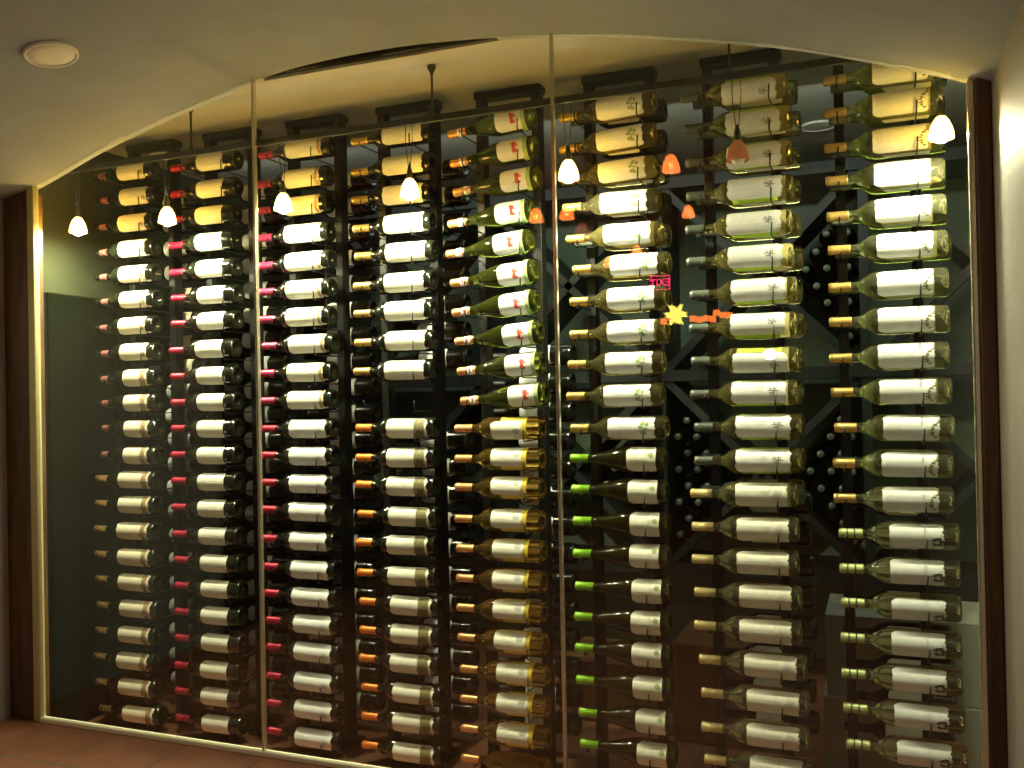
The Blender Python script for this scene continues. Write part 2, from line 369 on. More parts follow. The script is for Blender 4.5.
KINDS = {
 # name: glass, profile, foil (mat, length), label extent, marks, words
 '1a': dict(prof='B', glass='g_black', foil='dullpink', fl=.066, lab=(.150, .282), edge='torn', paper='paperc', marks='smudge', words='dark bottle with rose cap and cream label'),
 '1b': dict(prof='B', glass='g_black', foil='tanfoil', fl=.062, lab=(.142, .292), edge='torn', paper='paperc', marks='brownband', words='dark bottle with tan cap and ivory label'),
 '1c': dict(prof='B', glass='g_black', foil='dullpink', fl=.062, lab=(.164, .282), edge='torn', paper='paperc', marks='brownband', words='dark bottle with dull rose cap and short brown-ended label'),
 '2':  dict(prof='B', glass='g_black', foil='redfoil', fl=.066, lab=(.146, .266), edge='plain', paper='paper', marks='lines', words='dark bottle with pink-red cap and short cream label'),
 '3a': dict(prof='B', glass='g_black', foil='pinkfoil', fl=.062, lab=(.134, .284), edge='torn', paper='paper', marks='brownedge', words='dark bottle with pink cap and brown-edged label'),
 '3b': dict(prof='B', glass='g_black', foil='redfoil', fl=.062, lab=(.137, .288), edge='notch', paper='paperw', marks='greysketch', words='dark bottle with red cap and sketched white label'),
 '4a': dict(prof='B', glass='g_black', foil='goldfoil', fl=.066, lab=(.137, .287), edge='torn', paper='paper', marks='lines', words='dark bottle with gold cap and cream label'),
 '4b': dict(prof='B', glass='g_black', foil='orangefoil', fl=.064, lab=(.137, .290), edge='notch', paper='paper', marks='olivepatch', words='dark bottle with orange cap and olive-patched label'),
 '5a': dict(prof='U', glass='g_green', foil='copperfoil', fl=.066, lab=(.183, .272), edge='plain', paper='paperw', marks='redfigure', words='green bottle with red figure on white label'),
 '5b': dict(prof='B', glass='g_amber', foil='copperfoil', fl=.064, lab=(.142, .250), edge='torn', paper='paper', marks='yellowback', aw=.95, words='amber bottle with copper cap and yellow-backed label'),
 '5c': dict(prof='B', glass='g_amber', foil='copperfoil', fl=.064, lab=None, edge='torn', paper='paper', marks='', words='unlabelled amber bottle with copper cap'),
 '6a': dict(prof='B', glass='g_white', foil='goldfoil', fl=.060, lab=(.130, .277), edge='torn', paper='paperw', marks='tree', words='white wine bottle with leafy tree label'),
 '6b': dict(prof='U', glass='g_dkgreen', foil='limefoil', fl=.060, lab=(.191, .282), edge='plain', paper='paper', marks='leafspot', words='sloping dark bottle with lime green cap'),
 '7a': dict(prof='B', glass='g_white', foil='greyfoil', fl=.056, lab=(.126, .281), edge='notch', paper='paperw', marks='sketch', words='white wine bottle with grey cap and sketched label'),
 '7b': dict(prof='B', glass='g_pale', foil='palegold', fl=.064, lab=(.137, .284), edge='torn', paper='paper', marks='faint', words='white wine bottle with pale gold cap'),
 '8a': dict(prof='B', glass='g_pale', foil='goldfoil', fl=.060, lab=(.130, .272), edge='torn', paper='paperw', marks='floral', words='white wine bottle with gold cap and floral-edged label'),
 '8b': dict(prof='B', glass='g_pale', foil='greenfoil', fl=.064, lab=(.134, .270), edge='torn', paper='paperw', marks='darkleaf', words='white wine bottle with pale green banded cap'),
 'rd': dict(prof='B', glass='g_black', foil='black', fl=.060, lab=(.120, .232), edge='plain', paper='paperw', marks='', words='dark bottle'),
 'rg': dict(prof='B', glass='g_green', foil='greyfoil', fl=.060, lab=(.140, .270), edge='plain', paper='paperw', marks='', words='green glass bottle'),
 'ry': dict(prof='B', glass='g_black', foil='black', fl=.060, lab=(.146, .250), edge='plain', paper='paperc', marks='', words='dark bottle with ivory label'),
 'rw': dict(prof='B', glass='g_white', foil='greyfoil', fl=.060, lab=(.140, .270), edge='plain', paper='paperw', marks='', words='white wine bottle'),
}

BORD = [(x, r * .94 if r > .0165 and x > .05 else r * .9) for x, r in BORD]
BURG = [(x, r * .97 if r > .0165 and x > .05 else r * .9) for x, r in BURG]
PROTO = {}
def make_bottle(key):
    k = KINDS[key]; prof = BORD if k['prof'] == 'B' else BURG
    k['r'] = .0376 if k['prof'] == 'B' else .0400
    root = empty('wine_bottle')
    bm = bmesh.new(); lathe_x(bm, prof); finish(bm, 'glass_body', M[k['glass']], root, True)
    fl = k['fl']
    bm = bmesh.new()
    fp = [(-.0006, 0), (-.0006, .0128), (.0012, .0152), (.012, .0156), (.0145, .0148), (fl - .003, .0149), (fl, .0149), (fl, .0130)]
    if key in ('6b', '7b', '1b'): fp = [(-.0006, 0), (-.0006, .013), (.001, .0158), (.008, .0158), (.010, .0150), (fl, .0152), (fl, .0130)]
    cs = {'1a': .82, '1c': .82, '1b': .86, '2': .90}.get(key, .92)
    fp = [(x, max(r * cs, .0132 if .02 < x else 0)) if r > 0 else (x, r) for x, r in fp]
    lathe_x(bm, fp, 24); cap = finish(bm, 'foil_capsule', M[k['foil']], root, True)
    if k['marks'] == 'redfigure':
        bm = bmesh.new(); lathe_x(bm, [(.036, .0134), (.036, .0144), (.056, .0146), (.056, .0134)], 24); finish(bm, 'neck_label', M['paperw'], root, True)
        bm = bmesh.new(); blob(bm, .046, .002, .005, .006, .0146, 3); finish(bm, 'neck_emblem', M['redink'], root)
    if key == '8b':
        for x in (.020, .040):
            bm = bmesh.new(); lathe_x(bm, [(x, .0135), (x, .0145), (x + .004, .0145), (x + .004, .0135)], 24); finish(bm, 'capsule_band', M['ink'], root, True)
    if not k['lab']:
        PROTO[key] = root; return root
    R = k['r'] + .0008; l, q = k['lab']
    if k['marks'] == 'yellowback':
        bm = bmesh.new(); wrap(bm, lambda t: l + .032, lambda t: q + .016, -1.5, 1.5, k['r'] + .0002, th=.0003)
        finish(bm, 'backing_label', M['yellow'], root, True)
        k = dict(k); k['r'] += .0004; R += .0004
    if k['marks'] == 'redfigure':
        bm = bmesh.new(); wrap(bm, lambda t: q - .004, lambda t: q + .014, -1.5, 1.5, k['r'] + .0001, th=.0002)
        finish(bm, 'green_border', M['greenpr'], root, True)
    if k['marks'] == 'sketch':
        bm = bmesh.new()
        for s in (1, -1):
            wrap(bm, lambda t: l + .012, lambda t: q - .014, s * 1.05, s * 1.62, k['r'] + .0003, na=6)
        finish(bm, 'lime_border', M['limeink'], root, True)
    bm = bmesh.new(); kind_label(bm, k); lab = finish(bm, 'paper_label', M[k['paper']], root, False)
    bm = bmesh.new(); mk = k['marks']; mm = 'ink'; nm = 'label_print'
    if mk == 'smudge': blob(bm, q - .012, -.012, .009, .012, R, 4); mm = 'brown'
    elif mk == 'brownband': wrap(bm, lambda t: q - .034 + wavy(t, .003, 3, 0), lambda t: q - .010 + wavy(t, .003, 4, 1), -1.03, 1.03, R, th=.0002); mm = 'brown'
    elif mk == 'brownedge':
        wrap(bm, lambda t: q - .016 + wavy(t, .002, 3, 0), lambda t: q - .003 + wavy(t, .003, 3.5, 1), -1.0, 1.04, R, th=.0002); mm = 'brown'
        for i in range(4): stroke(bm, [(l + .02 + .02 * i, .012 - .003 * (i % 2)), (l + .035 + .02 * i, .010)], .0006, R)
    elif mk == 'greysketch':
        for i in range(7): ring_mark(bm, q - .030 + .008 * math.cos(i * 1.3), .003 * i - .018, .006, .004, R, .0007)
        stroke(bm, [(l + .02, -.002), (q - .04, -.004)], .0006, R); mm = 'greyink'
    elif mk == 'lines': lines_text(bm, l + .02, q - .02, (.016, .006, -.004, -.016), R); mm = 'greyink'
    elif mk == 'olivepatch': wrap(bm, lambda t: q - .048 + wavy(t, .0025, 3, 1), lambda t: q - .008 + wavy(t, .003, 3.5, 0), -1.04, .98, R, th=.0002); mm = 'olive'
    elif mk == 'redfigure':
        blob(bm, q - .030, .010, .0085, .0085, R, 2, amp=.15); blob(bm, q - .030, -.004, .006, .008, R, 5, amp=.2); blob(bm, q - .027, -.013, .010, .005, R, 8, amp=.2)
        blob(bm, q - .019, .004, .006, .003, R, 9); mm = 'redink'; nm = 'red_figure'
    elif mk == 'yellowback': blob(bm, q - .020, .004, .012, .010, R, 6); lines_text(bm, l + .015, q - .04, (.008, -.006), R); mm = 'brown' if False else 'greyink'
    elif mk == 'tree': tree(bm, q - .030, R); lines_text(bm, l + .03, l + .075, (.004, -.006), R, .0005); mm = 'leaf'; nm = 'tree_drawing'
    elif mk == 'leafspot': blob(bm, q - .014, .014, .009, .008, R, 3); lines_text(bm, l + .012, q - .03, (.0, -.010), R); mm = 'leaf'
    elif mk == 'sketch': sketch(bm, q - .036, R); mm = 'ink'; nm = 'ink_sketch'
    elif mk == 'faint':
        for i in range(5): ring_mark(bm, q - .022 - .003 * i, .016 - .007 * i, .010, .006, R, .0006)
        lines_text(bm, l + .02, q - .05, (.010, -.006), R, .0005); mm = 'greyink'
    elif mk == 'floral':
        for i in range(9):
            t = i / 8; blob(bm, q - .010 - .010 * math.sin(t * 5), -.028 + .056 * t, .005, .003, R, i, 8, .5)
        stroke(bm, [(q - .026, -.026), (q - .014, -.014), (q - .020, .002), (q - .008, .016)], .0012, R); mm = 'olive'
    elif mk == 'darkleaf':
        for i in range(7):
            a = i * .9; blob(bm, q - .016 + .010 * math.cos(a), -.012 + .010 * math.sin(a), .006, .004, R, i, 8, .5)
        stroke(bm, [(q - .016, -.012), (q - .004, .010)], .0012, R); mm = 'ink'
    if len(bm.verts): finish(bm, nm, M[mm], lab)
    else: bm.free()
    if mk == 'sketch':
        bm = bmesh.new(); ring_mark(bm, l + .026, .001, .009, .011, R, .0008); lines_text(bm, l + .045, q - .06, (.012, .002, -.010), R, .0005)
        finish(bm, 'oval_emblem', M['greyink'], lab)
    if mk == 'floral':
        bm = bmesh.new(); ring_mark(bm, l + .020, .001, .008, .010, R, .0007); lines_text(bm, l + .035, q - .035, (.008, -.006), R, .0005)
        finish(bm, 'oval_emblem', M['greyink'], lab)
    PROTO[key] = root
    return root

def copy_tree(o, parent=None):
    c = o.copy(); col.objects.link(c)
    if parent: c.parent = parent
    for ch in KIDS[o.name]: copy_tree(ch, c)
    return c
KIDS = {}
def index(o):
    KIDS[o.name] = list(o.children)
    for ch in o.children: index(ch)

USED = set()
def put(key, loc, rx, label, group, tilt=0):
    if key not in PROTO:
        make_bottle(key); bpy.context.view_layer.update(); index(PROTO[key])
    if key in USED: o = copy_tree(PROTO[key])
    else: o = PROTO[key]; USED.add(key)
    th = math.radians(tilt); o.location = (loc[0], loc[1], loc[2] - .21 * math.sin(th)); o.rotation_euler = (rx, -th, 0)
    tag(o, label, 'bottle', group)
    return o

def kind_at(c, r):     # c 1..8, r 1..22
    if c == 1: return '1a' if r <= 8 else ('1c' if r <= 12 else '1b')
    if c == 2: return '2'
    if c == 3: return '3a' if r <= 10 else '3b'
    if c == 4: return '4a' if r <= 9 else '4b'
    if c == 5: return '5a' if r <= 10 else ('5b' if r <= 21 else '5c')
    if c == 6: return '6a' if r <= 11 else '6b'
    if c == 7: return '7a' if r <= 12 else '7b'
    return '8a' if r <= 13 else '8b'

def row_pos(c, r):     # centre of the bottle tip, 1-based row, extrapolated below the frame
    P = POS[c]
    if r <= len(P) and P[r - 1]: return P[r - 1]
    ss = [p[0] for p in P if p]
    return (ss[-1], .8856 - .10024 * (r - 1))

HT = {}
# --- front bottles
for c in range(1, 9):
    for r in range(1, 23 if c <= 5 else 22):
        if c == 4 and r == 10: continue
        if r > len(POS[c]) and c != 5: continue
        s, h = row_pos(c, r); h = .5 * h + .5 * (.8856 - .10024 * (r - 1))
        k = kind_at(c, r)
        rx = math.radians(rnd.uniform(-5, 5))
        if k == '7a': rx = math.radians({1: 32, 2: 22, 3: 12, 9: 30}.get(r, -10 + rnd.uniform(-4, 3)))
        if k == '5b': rx = math.radians(18 if r == 11 else -22 + rnd.uniform(-4, 4))
        if k == '8b' and r == 16: rx = math.radians(20)
        if c == 6 and r == 15: rx = math.radians(-14)
        HT[(c, r)] = (h, math.radians((4.2 if k == '5a' else (2.6 if k == '6a' and r < 4 else 0)) + rnd.uniform(-.5, .5)))
        put(k, (s, BOT_Y, h + EYE), rx, f"{KINDS[k]['words']}, {ORD[r-1]} {'down ' if r > 1 else ''}in {RACK[c-1]}", KINDS[k]['words'].replace('bottle', 'bottles', 1),
            math.degrees(HT[(c, r)][1]))

# --- second-deep bottles behind the front ones, and bottles on the far side of the racks
FAR = set()
def rear(c, r, y, dz, key, where):
    if y > 3: FAR.add((c, r))
    s = -2.9 + .3975 * (c - 1); h = .8856 - .10024 * (r - 1) + dz
    if y < 3 and (c, r) in HT: h = HT[(c, r)][0]
    w = KINDS[key]['words']
    put(key, (s + rnd.uniform(-.006, .006), y, h + EYE), math.radians(rnd.uniform(-10, 10)), f"{w} {where} {RACK[c-1]}, {ORD[r-1]} row", f"bottles {where} racks")
for r in range(1, 9): rear(6, r, 2.8815, 0, 'rd' if r in (1, 2, 4) else 'rw', 'behind front row of')
for r in range(1, 14): rear(7, r, 2.8815, 0, 'rw', 'behind front row of')
for r in range(1, 13): rear(8, r, 2.8815, 0, 'rg' if r < 8 else 'rw', 'behind front row of')
for c in range(1, 6):
    for r in range(1, 22):
        if c == 5 and r < 8: continue
        if c == 4 and r in (9, 10): continue
        key = 'ry' if (c == 1 and 4 < r < 9) else 'rd'
        rear(c, r, 3.09, -.055, key, 'on far side of')
for r in range(13, 21): rear(7, r, 3.09, -.055, 'rd', 'on far side of')
for r in range(13, 21): rear(8, r, 3.09, -.055, 'rd', 'on far side of')

# ------------------------------------------------------------------ racks
def make_rack(i):
    c = i + 1
    x0 = -2.848 + .3915 * i; W = .234
    root = empty('wine_rack', (x0 + W / 2, FRAME_Y, CELLAR_FLOOR))
    tag(root, f"black steel floor-to-ceiling bottle rack, {RACK[i].replace(' rack', '')} of the eight racks behind glass", 'wine rack', 'black steel bottle racks')
    top = CEIL_H + EYE - CELLAR_FLOOR
    for sx in (-1, 1):
        bm = bmesh.new(); xc = sx * (W / 2 - .014)
        box(bm, xc - .014, xc + .014, -.024, .024, .012, top - .002, .002)
        finish(bm, 'upright', M['black'], root)
        bm = bmesh.new(); box(bm, xc - .03, xc + .03, -.055, .055, .001, .012, .002)
        finish(bm, 'foot_plate', M['black'], root)
    bm = bmesh.new(); box(bm, -W / 2 - .006, W / 2 + .006, -.028, .028, top - .026, top - .002, .002)
    box(bm, -W / 2 + .028, W / 2 - .028, -.012, .012, .10, .125, .001)
    finish(bm, 'crossbar', M['black'], root)
    for r in range(1, 23):
        h = .8856 - .10024 * (r - 1) + EYE - CELLAR_FLOOR
        for sx, rad in ((-1, .0144), (1, .0382 if kind_at(c, r) not in ('5a', '6b') else .0404)):
            xc = sx * (W / 2 - .014)
            if True:
                hb, th = HT.get((c, r), (.8856 - .10024 * (r - 1), 0))
                b = hb + EYE - CELLAR_FLOOR + math.sin(th) * (-.145 if sx < 0 else .055) - rad - .0040
                yf = BOT_Y - FRAME_Y
                bm = bmesh.new()
                reach = .0455 if sx == 1 else .024
                up = -.006 if sx == 1 else -.004
                tube(bm, [(xc, -.03, b), (xc, yf - reach + .006, b), (xc, yf - reach, b + .004), (xc + .002, yf - reach - .003, h + up)], .0024, 7)
                finish(bm, 'bottle_peg', M['peg'], root, True)
    for r in range(1, 22):
        if (c, r) not in FAR: continue
        h = .8856 - .10024 * (r - 1) - .055 + EYE - CELLAR_FLOOR
        for sx, rad in ((-1, .0144), (1, .0382 if kind_at(c, r) not in ('5a', '6b') else .0404)):
            xc = sx * (W / 2 - .014); b = h - rad - .0035; y = 3.09 - FRAME_Y
            bm = bmesh.new(); tube(bm, [(xc, .02, b), (xc, y + rad, b), (xc, y + rad + .008, b + .006), (xc, y + rad + .010, h - .01)], .0024, 6)
            finish(bm, 'rear_peg', M['peg'], root, True)
for i in range(8): make_rack(i)

# ------------------------------------------------------------------ the arch, shell and cellar
K = GLASS_Y / 2.45
ARCH = [(-2.97, .742), (-2.84, .767), (-2.695, .816), (-2.553, .867), (-2.325, .926), (-2.13, .970), (-1.987, 1.0), (-1.79, 1.037), (-1.66, 1.048), (-1.49, 1.053), (-1.318, 1.052), (-1.16, 1.043), (-1.024, 1.031), (-.84, 1.009), (-.693, .987), (-.58, .965), (-.419, .929), (-.245, .889), (-.088, .840), (.015, .803), (.1225, .766), (.216, .727), (.262, .708)]
ARCH = [(x * K, z * K) for x, z in ARCH]
def smooth_arch(n=80):
    x0, x1 = ARCH[0][0], ARCH[-1][0]; raw = [interp(ARCH, x0 + (x1 - x0) * i / n) for i in range(n + 1)]
    for _ in range(6): raw = [raw[0]] + [(raw[i - 1] + 2 * raw[i] + raw[i + 1]) / 4 for i in range(1, n)] + [raw[-1]]
    return [(x0 + (x1 - x0) * i / n, raw[i]) for i in range(n + 1)]
AR = smooth_arch()
SL, SR = AR[0][0], AR[-1][0]
def struct(o): o['kind'] = 'structure'; return o
bm = bmesh.new()
pts = [(x, z + EYE) for x, z in AR]
prism(bm, [(SL, 1.5 + EYE)] + pts + [(SR, 1.5 + EYE)], 1.3, GLASS_Y + .03)
o = struct(finish(bm, 'ceiling', M['plaster']))
bm = bmesh.new(); box(bm, SL - .3, SR + .3, -4.2, 1.3, 1.5 + EYE, 1.6 + EYE); struct(finish(bm, 'ceiling', M['plaster']))
bm = bmesh.new(); box(bm, -3.6, SR + .5, -4.2, GLASS_Y + .02, -.12, 0); struct(finish(bm, 'floor', M['tile']))
bm = bmesh.new(); box(bm, SL - .1, SL, 1.3, GLASS_Y + .02, 0, 1.5 + EYE); struct(finish(bm, 'wall_left', M['wallpaint']))
bm = bmesh.new(); box(bm, SL - .1, SL, -4.2, 1.3, 0, 1.5 + EYE); struct(finish(bm, 'wall_left', M['roomwood']))
bm = bmesh.new(); box(bm, SR, SR + .1, -4.2, GLASS_Y + .02, 0, 1.5 + EYE); struct(finish(bm, 'wall_right', M['wallpaint']))
bm = bmesh.new(); box(bm, SL - .1, SR + .1, -4.3, -4.2, 0, 1.5 + EYE); struct(finish(bm, 'wall_back', M['roomwood']))
# cellar
CX0, CX1, CY1 = -3.0, .62, 4.6
cz = CEIL_H + EYE
bm = bmesh.new(); box(bm, CX0 - .1, CX1 + .1, GLASS_Y + .035, CY1 + .1, cz, cz + .1); struct(finish(bm, 'ceiling', M['cellarceil']))
bm = bmesh.new(); box(bm, CX0 - .1, CX1 + .1, GLASS_Y + .02, CY1 + .1, CELLAR_FLOOR - .1, CELLAR_FLOOR); struct(finish(bm, 'floor', M['tile']))
bm = bmesh.new(); box(bm, CX0 - .1, CX1 + .1, CY1, CY1 + .1, CELLAR_FLOOR, cz); struct(finish(bm, 'wall_back', M['greenwall']))
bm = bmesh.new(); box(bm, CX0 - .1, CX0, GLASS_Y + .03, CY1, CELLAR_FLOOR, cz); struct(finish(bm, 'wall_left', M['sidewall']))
bm = bmesh.new(); box(bm, CX1, CX1 + .1, GLASS_Y + .03, CY1, CELLAR_FLOOR, cz); struct(finish(bm, 'wall_right', M['greenwall']))
bm = bmesh.new(); box(bm, SR, CX1 + .1, GLASS_Y + .02, GLASS_Y + .06, CELLAR_FLOOR, cz + .1); struct(finish(bm, 'wall_front', M['greenwall']))
# dark panelling along the lower left cellar wall
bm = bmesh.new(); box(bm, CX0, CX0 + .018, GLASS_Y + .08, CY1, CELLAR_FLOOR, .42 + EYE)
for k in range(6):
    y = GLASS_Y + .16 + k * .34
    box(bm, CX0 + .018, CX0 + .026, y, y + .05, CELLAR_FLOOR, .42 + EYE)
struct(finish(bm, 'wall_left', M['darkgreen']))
# dark header above the middle pane and curb step under the glass
bm = bmesh.new(); box(bm, -2.2, -.9, GLASS_Y + .012, GLASS_Y + .034, CEIL_H + EYE - .004, CEIL_H + EYE + .07); struct(finish(bm, 'trim_1', M['dark']))
# walnut jambs
bm = bmesh.new(); box(bm, SL + .001, -2.882, GLASS_Y - .008, GLASS_Y + .06, 0, interp(AR, -2.93) + EYE + .0, .004); struct(finish(bm, 'trim_2', M['walnut']))
bm = bmesh.new(); box(bm, .230, SR - .001, GLASS_Y - .03, GLASS_Y + .06, 0, interp(AR, .24) + EYE + .01, .004); struct(finish(bm, 'trim_3', M['walnut']))
# polished channels
bm = bmesh.new(); box(bm, -2.882, -2.850, GLASS_Y - .012, GLASS_Y + .014, 0, interp(AR, -2.85) + EYE, .003); struct(finish(bm, 'trim_4', M['brass']))
bm = bmesh.new(); box(bm, .214, .230, GLASS_Y - .016, GLASS_Y + .012, 0, interp(AR, .222) + EYE, .004); struct(finish(bm, 'trim_5', M['steel']))
bm = bmesh.new(); box(bm, -2.854, .214, GLASS_Y - .012, GLASS_Y + .014, 0, .016, .003); struct(finish(bm, 'trim_6', M['brass']))
for q in bpy.data.objects:
    if q.name.startswith('trim_6'): q.data.materials[0] = M['litbrass']
# panes
SEAMS = [-2.854, -1.877, -.846, .214]
for k in range(3):
    a, b = SEAMS[k] + .004, SEAMS[k + 1] - .004
    top = [(a + (b - a) * i / 20, min(interp(AR, a + (b - a) * i / 20), CEIL_H) + EYE - .001) for i in range(20, -1, -1)]
    bm = bmesh.new(); prism(bm, [(a, .017), (b, .017)] + top, GLASS_Y - .005, GLASS_Y + .005)
    struct(finish(bm, f'window_{k+1}', M['pane']))
for k, x in enumerate(SEAMS[1:3]):
    bm = bmesh.new(); box(bm, x - .0045, x + .0045, GLASS_Y - .009, GLASS_Y + .007, .016, min(interp(AR, x), CEIL_H) + EYE, .002)
    struct(finish(bm, f'trim_{7+k}', M['steel']))

# ------------------------------------------------------------------ ceiling speaker and cellar ceiling discs
def arch_normal(x):
    d = .03; dz = interp(AR, x + d) - interp(AR, x - d)
    return Vector((dz, 0, -2 * d)).normalized()
def disc_thing(name, loc, nrm, R, label, cat, m):
    root = empty(name, loc); root.rotation_euler = Vector((0, 0, 1)).rotation_difference(nrm).to_euler()
    bm = bmesh.new(); lathe_z(bm, [(0, R), (.006, R), (.009, R * .97), (.009, R * .9), (.005, R * .88), (.0, R * .88)], 40); finish(bm, 'rim', M[m], root, True)
    bm = bmesh.new(); lathe_z(bm, [(.001, R * .88), (.006, R * .86), (.0075, R * .5), (.008, 0)], 40); finish(bm, 'grille', M[m], root, True)
    tag(root, label, cat)
    return root
M['white'] = mat('speaker_white', (.86, .82, .76), .7)
sx = -2.15; disc_thing('ceiling_speaker', (sx, 1.93, interp(AR, sx) + EYE - .001), arch_normal(sx), .072, 'round white speaker grille in the arched plaster ceiling at upper left', 'speaker', 'white')
disc_thing('ceiling_light', (-.20, 3.87, cz - .001), Vector((0, 0, -1)), .07, 'unlit round ceiling light near back of cellar between two rightmost racks', 'ceiling light', 'white')
disc_thing('ceiling_light', (-2.83, 3.12, cz - .001), Vector((0, 0, -1)), .06, 'unlit round ceiling light behind top of leftmost rack', 'ceiling light', 'white')

# ------------------------------------------------------------------ suspended track and pendants
RAIL_H = .875 + EYE
tr = empty('suspended_track', (-1.3, LAMP_Y, RAIL_H))
tag(tr, 'thin bronze horizontal lighting track crossing in front of all racks near the ceiling', 'lighting track')
bm = bmesh.new(); box(bm, -1.6, 1.72, -.006, .006, -.011, .011, .002); finish(bm, 'rail', M['bronze'], tr)
for x in (-2.26, -1.30, -.37):
    bm = bmesh.new(); L = CEIL_H + EYE - RAIL_H
    tube(bm, [(x + 1.3, 0, .012), (x + 1.3, 0, .03), (x + 1.3, 0, L - .004)], [.007, .004, .004], 8)
    rod = finish(bm, 'hanger_rod', M['bronze'], tr, True)
    bm = bmesh.new(); lathe_z(bm, [(L - .001, 0), (L - .001, .014), (L - .010, .014), (L - .022, .007), (L - .03, .0045)], 16, (x + 1.3, 0, 0))
    finish(bm, 'ceiling_canopy', M['bronze'], rod, True)
LX = [-2.80, -2.373, -1.872, -1.386, -.850, -.352, .165]
LW = ['leftmost of the lit pendants', 'second lit pendant from left', 'third lit pendant from left', 'fourth lit pendant from left', 'lit pendant just right of the middle glass joint', 'unlit copper-coloured pendant before second rack from right', 'rightmost lit pendant beside the right jamb']
SHADE = [(.042, .006), (.040, .011), (.031, .018), (.016, .025), (.0, .0295), (-.012, .031), (-.017, .0305)]
LAMP_H = .651 + EYE
for i, x in enumerate(LX):
    on = i != 5
    root = empty('pendant_lamp', (x, LAMP_Y, LAMP_H))
    tag(root, ('small amber glass pendant lamp, ' if on else 'small glass pendant lamp, ') + LW[i], 'pendant lamp', 'small amber pendants on the track')
    top = RAIL_H - LAMP_H - .011
    bm = bmesh.new(); lathe_z(bm, SHADE + [(z + .0006, r - .0018) for z, r in SHADE[::-1]], 28); finish(bm, 'shade', M['amber_on' if on else 'amber_off'], root, True)
    bm = bmesh.new(); lathe_z(bm, [(.040, .008), (.044, .010), (.064, .009), (.085, .004)], 16); finish(bm, 'cap', M['bronze'], root, True)
    bm = bmesh.new(); tube(bm, [(-.004, 0, .08), (-.012, 0, .16), (-.012, 0, top)], .0014, 6); finish(bm, 'cord', M['peg'], root, True)
    bm = bmesh.new(); tube(bm, [(.004, 0, .08), (.012, 0, .16), (.012, 0, top)], .0014, 6); finish(bm, 'cord', M['peg'], root, True)
    bm = bmesh.new(); bmesh.ops.create_uvsphere(bm, u_segments=20, v_segments=12, radius=.020, matrix=Matrix.Translation((0, 0, -.008)))
    finish(bm, 'bulb', M['bulb' if on else 'bulb_off'], root, True)
    if on:
        ld = bpy.data.lights.new('lamp_light', 'POINT'); ld.energy = 44.0; ld.color = (1, .97, .66); ld.shadow_soft_size = .016
        lo = bpy.data.objects.new('lamp_light', ld); col.objects.link(lo); lo.parent = root; lo.location = (0, 0, -.004)

# ------------------------------------------------------------------ back of the cellar: X bins with end-on bottles
S = .87; B0 = -.045; BH = .06
BY0, BY1 = 4.12, 4.5
bins = empty('diamond_bin', (B0 - 1.5 * S, BY0, -.81 + EYE))
tag(bins, 'dark wooden cross-divided wine bin against the back cellar wall', 'wine bin')
ox, oy, oz = bins.location
def beam(bm, x0, z0, x1, z1, w, y0=BY0, y1=BY1):
    d = Vector((x1 - x0, 0, z1 - z0)).normalized(); n = Vector((-d.z, 0, d.x)) * w / 2
    q = [(x0 + n.x - ox, z0 + n.z - oz), (x1 + n.x - ox, z1 + n.z - oz), (x1 - n.x - ox, z1 - n.z - oz), (x0 - n.x - ox, z0 - n.z - oz)]
    prism(bm, q, y0 - oy, y1 - oy)
ZS = [BH - S + EYE, BH + EYE, BH + S + EYE]
for k in range(5):
    x = B0 - S * k
    if x < -3: break
    bm = bmesh.new(); beam(bm, x, ZS[0] - .03, x, ZS[2] + .02, .04); finish(bm, 'post', M['binwood'], bins)
xl = -2.95
for z in ZS:
    bm = bmesh.new(); beam(bm, xl, z, .55, z, .05, BY0 - .01); finish(bm, 'shelf_beam', M['binwood'], bins)
for k in range(-1, 4):
    x1 = B0 - S * k; x0 = x1 - S
    if x0 < -2.95: x0 = -2.95 if False else x0
    for z in ZS[:2]:
        if k == -1: ax, bx = x0, .55
        else: ax, bx = x0, x1
        if x0 < -3.0: continue
        f = (bx - ax) / S
        for a, b in (((x0, z), (x0 + S * f, z + S * f)), ((x0, z + S), (x0 + S * f, z + S - S * f))):
            bm = bmesh.new(); beam(bm, a[0], a[1], b[0], b[1], .035, BY0 + .01); finish(bm, 'diagonal_divider', M['binwood'], bins)
# bottles lying end-on in the side cells
def end_bottle(x, z, lab):
    if 'end' not in PROTO:
        root = empty('cellar_bottle')
        bm = bmesh.new(); lathe_x(bm, BORD, 16); finish(bm, 'glass_body', M['g_black'], root, True)
        bm = bmesh.new(); lathe_x(bm, [(-.001, 0), (-.001, .0135), (.001, .0155), (.05, .0155), (.05, .013)], 12); finish(bm, 'foil_capsule', M['greyfoil'], root, True)
        PROTO['end'] = root; bpy.context.view_layer.update(); index(root); o = root
    else: o = copy_tree(PROTO['end'])
    o.location = (x, BY0 + .03, z); o.rotation_euler = (0, 0, PI / 2)
    tag(o, lab, 'bottle', lab)
rb = .0425
def pile(kind, x0, z0, lab, nmax):
    # kind 'R': triangular cell on the right of square (x0,z0); 'L': on the left; stacked on its lower diagonal
    n = 0
    for j in range(14):
        pz = rb + .022 + rb * 1.42 + .024 + j * rb * 1.74; i = 0
        while True:
            px = rb + .022 + i * 2 * rb + (j % 2) * rb; i += 1
            if px + rb * 1.42 + .02 > pz or pz > S - px - rb * 1.42 - .02: break
            x = (x0 + S - px) if kind == 'R' else (x0 + px)
            if n >= nmax: return
            end_bottle(x, z0 + pz, lab); n += 1
pile('R', B0 - S, ZS[1], 'dark bottle lying end-on in upper right bin cell behind the racks', 34)
pile('R', B0 - S, ZS[0], 'dark bottle lying end-on in lower right bin cell behind the racks', 22)
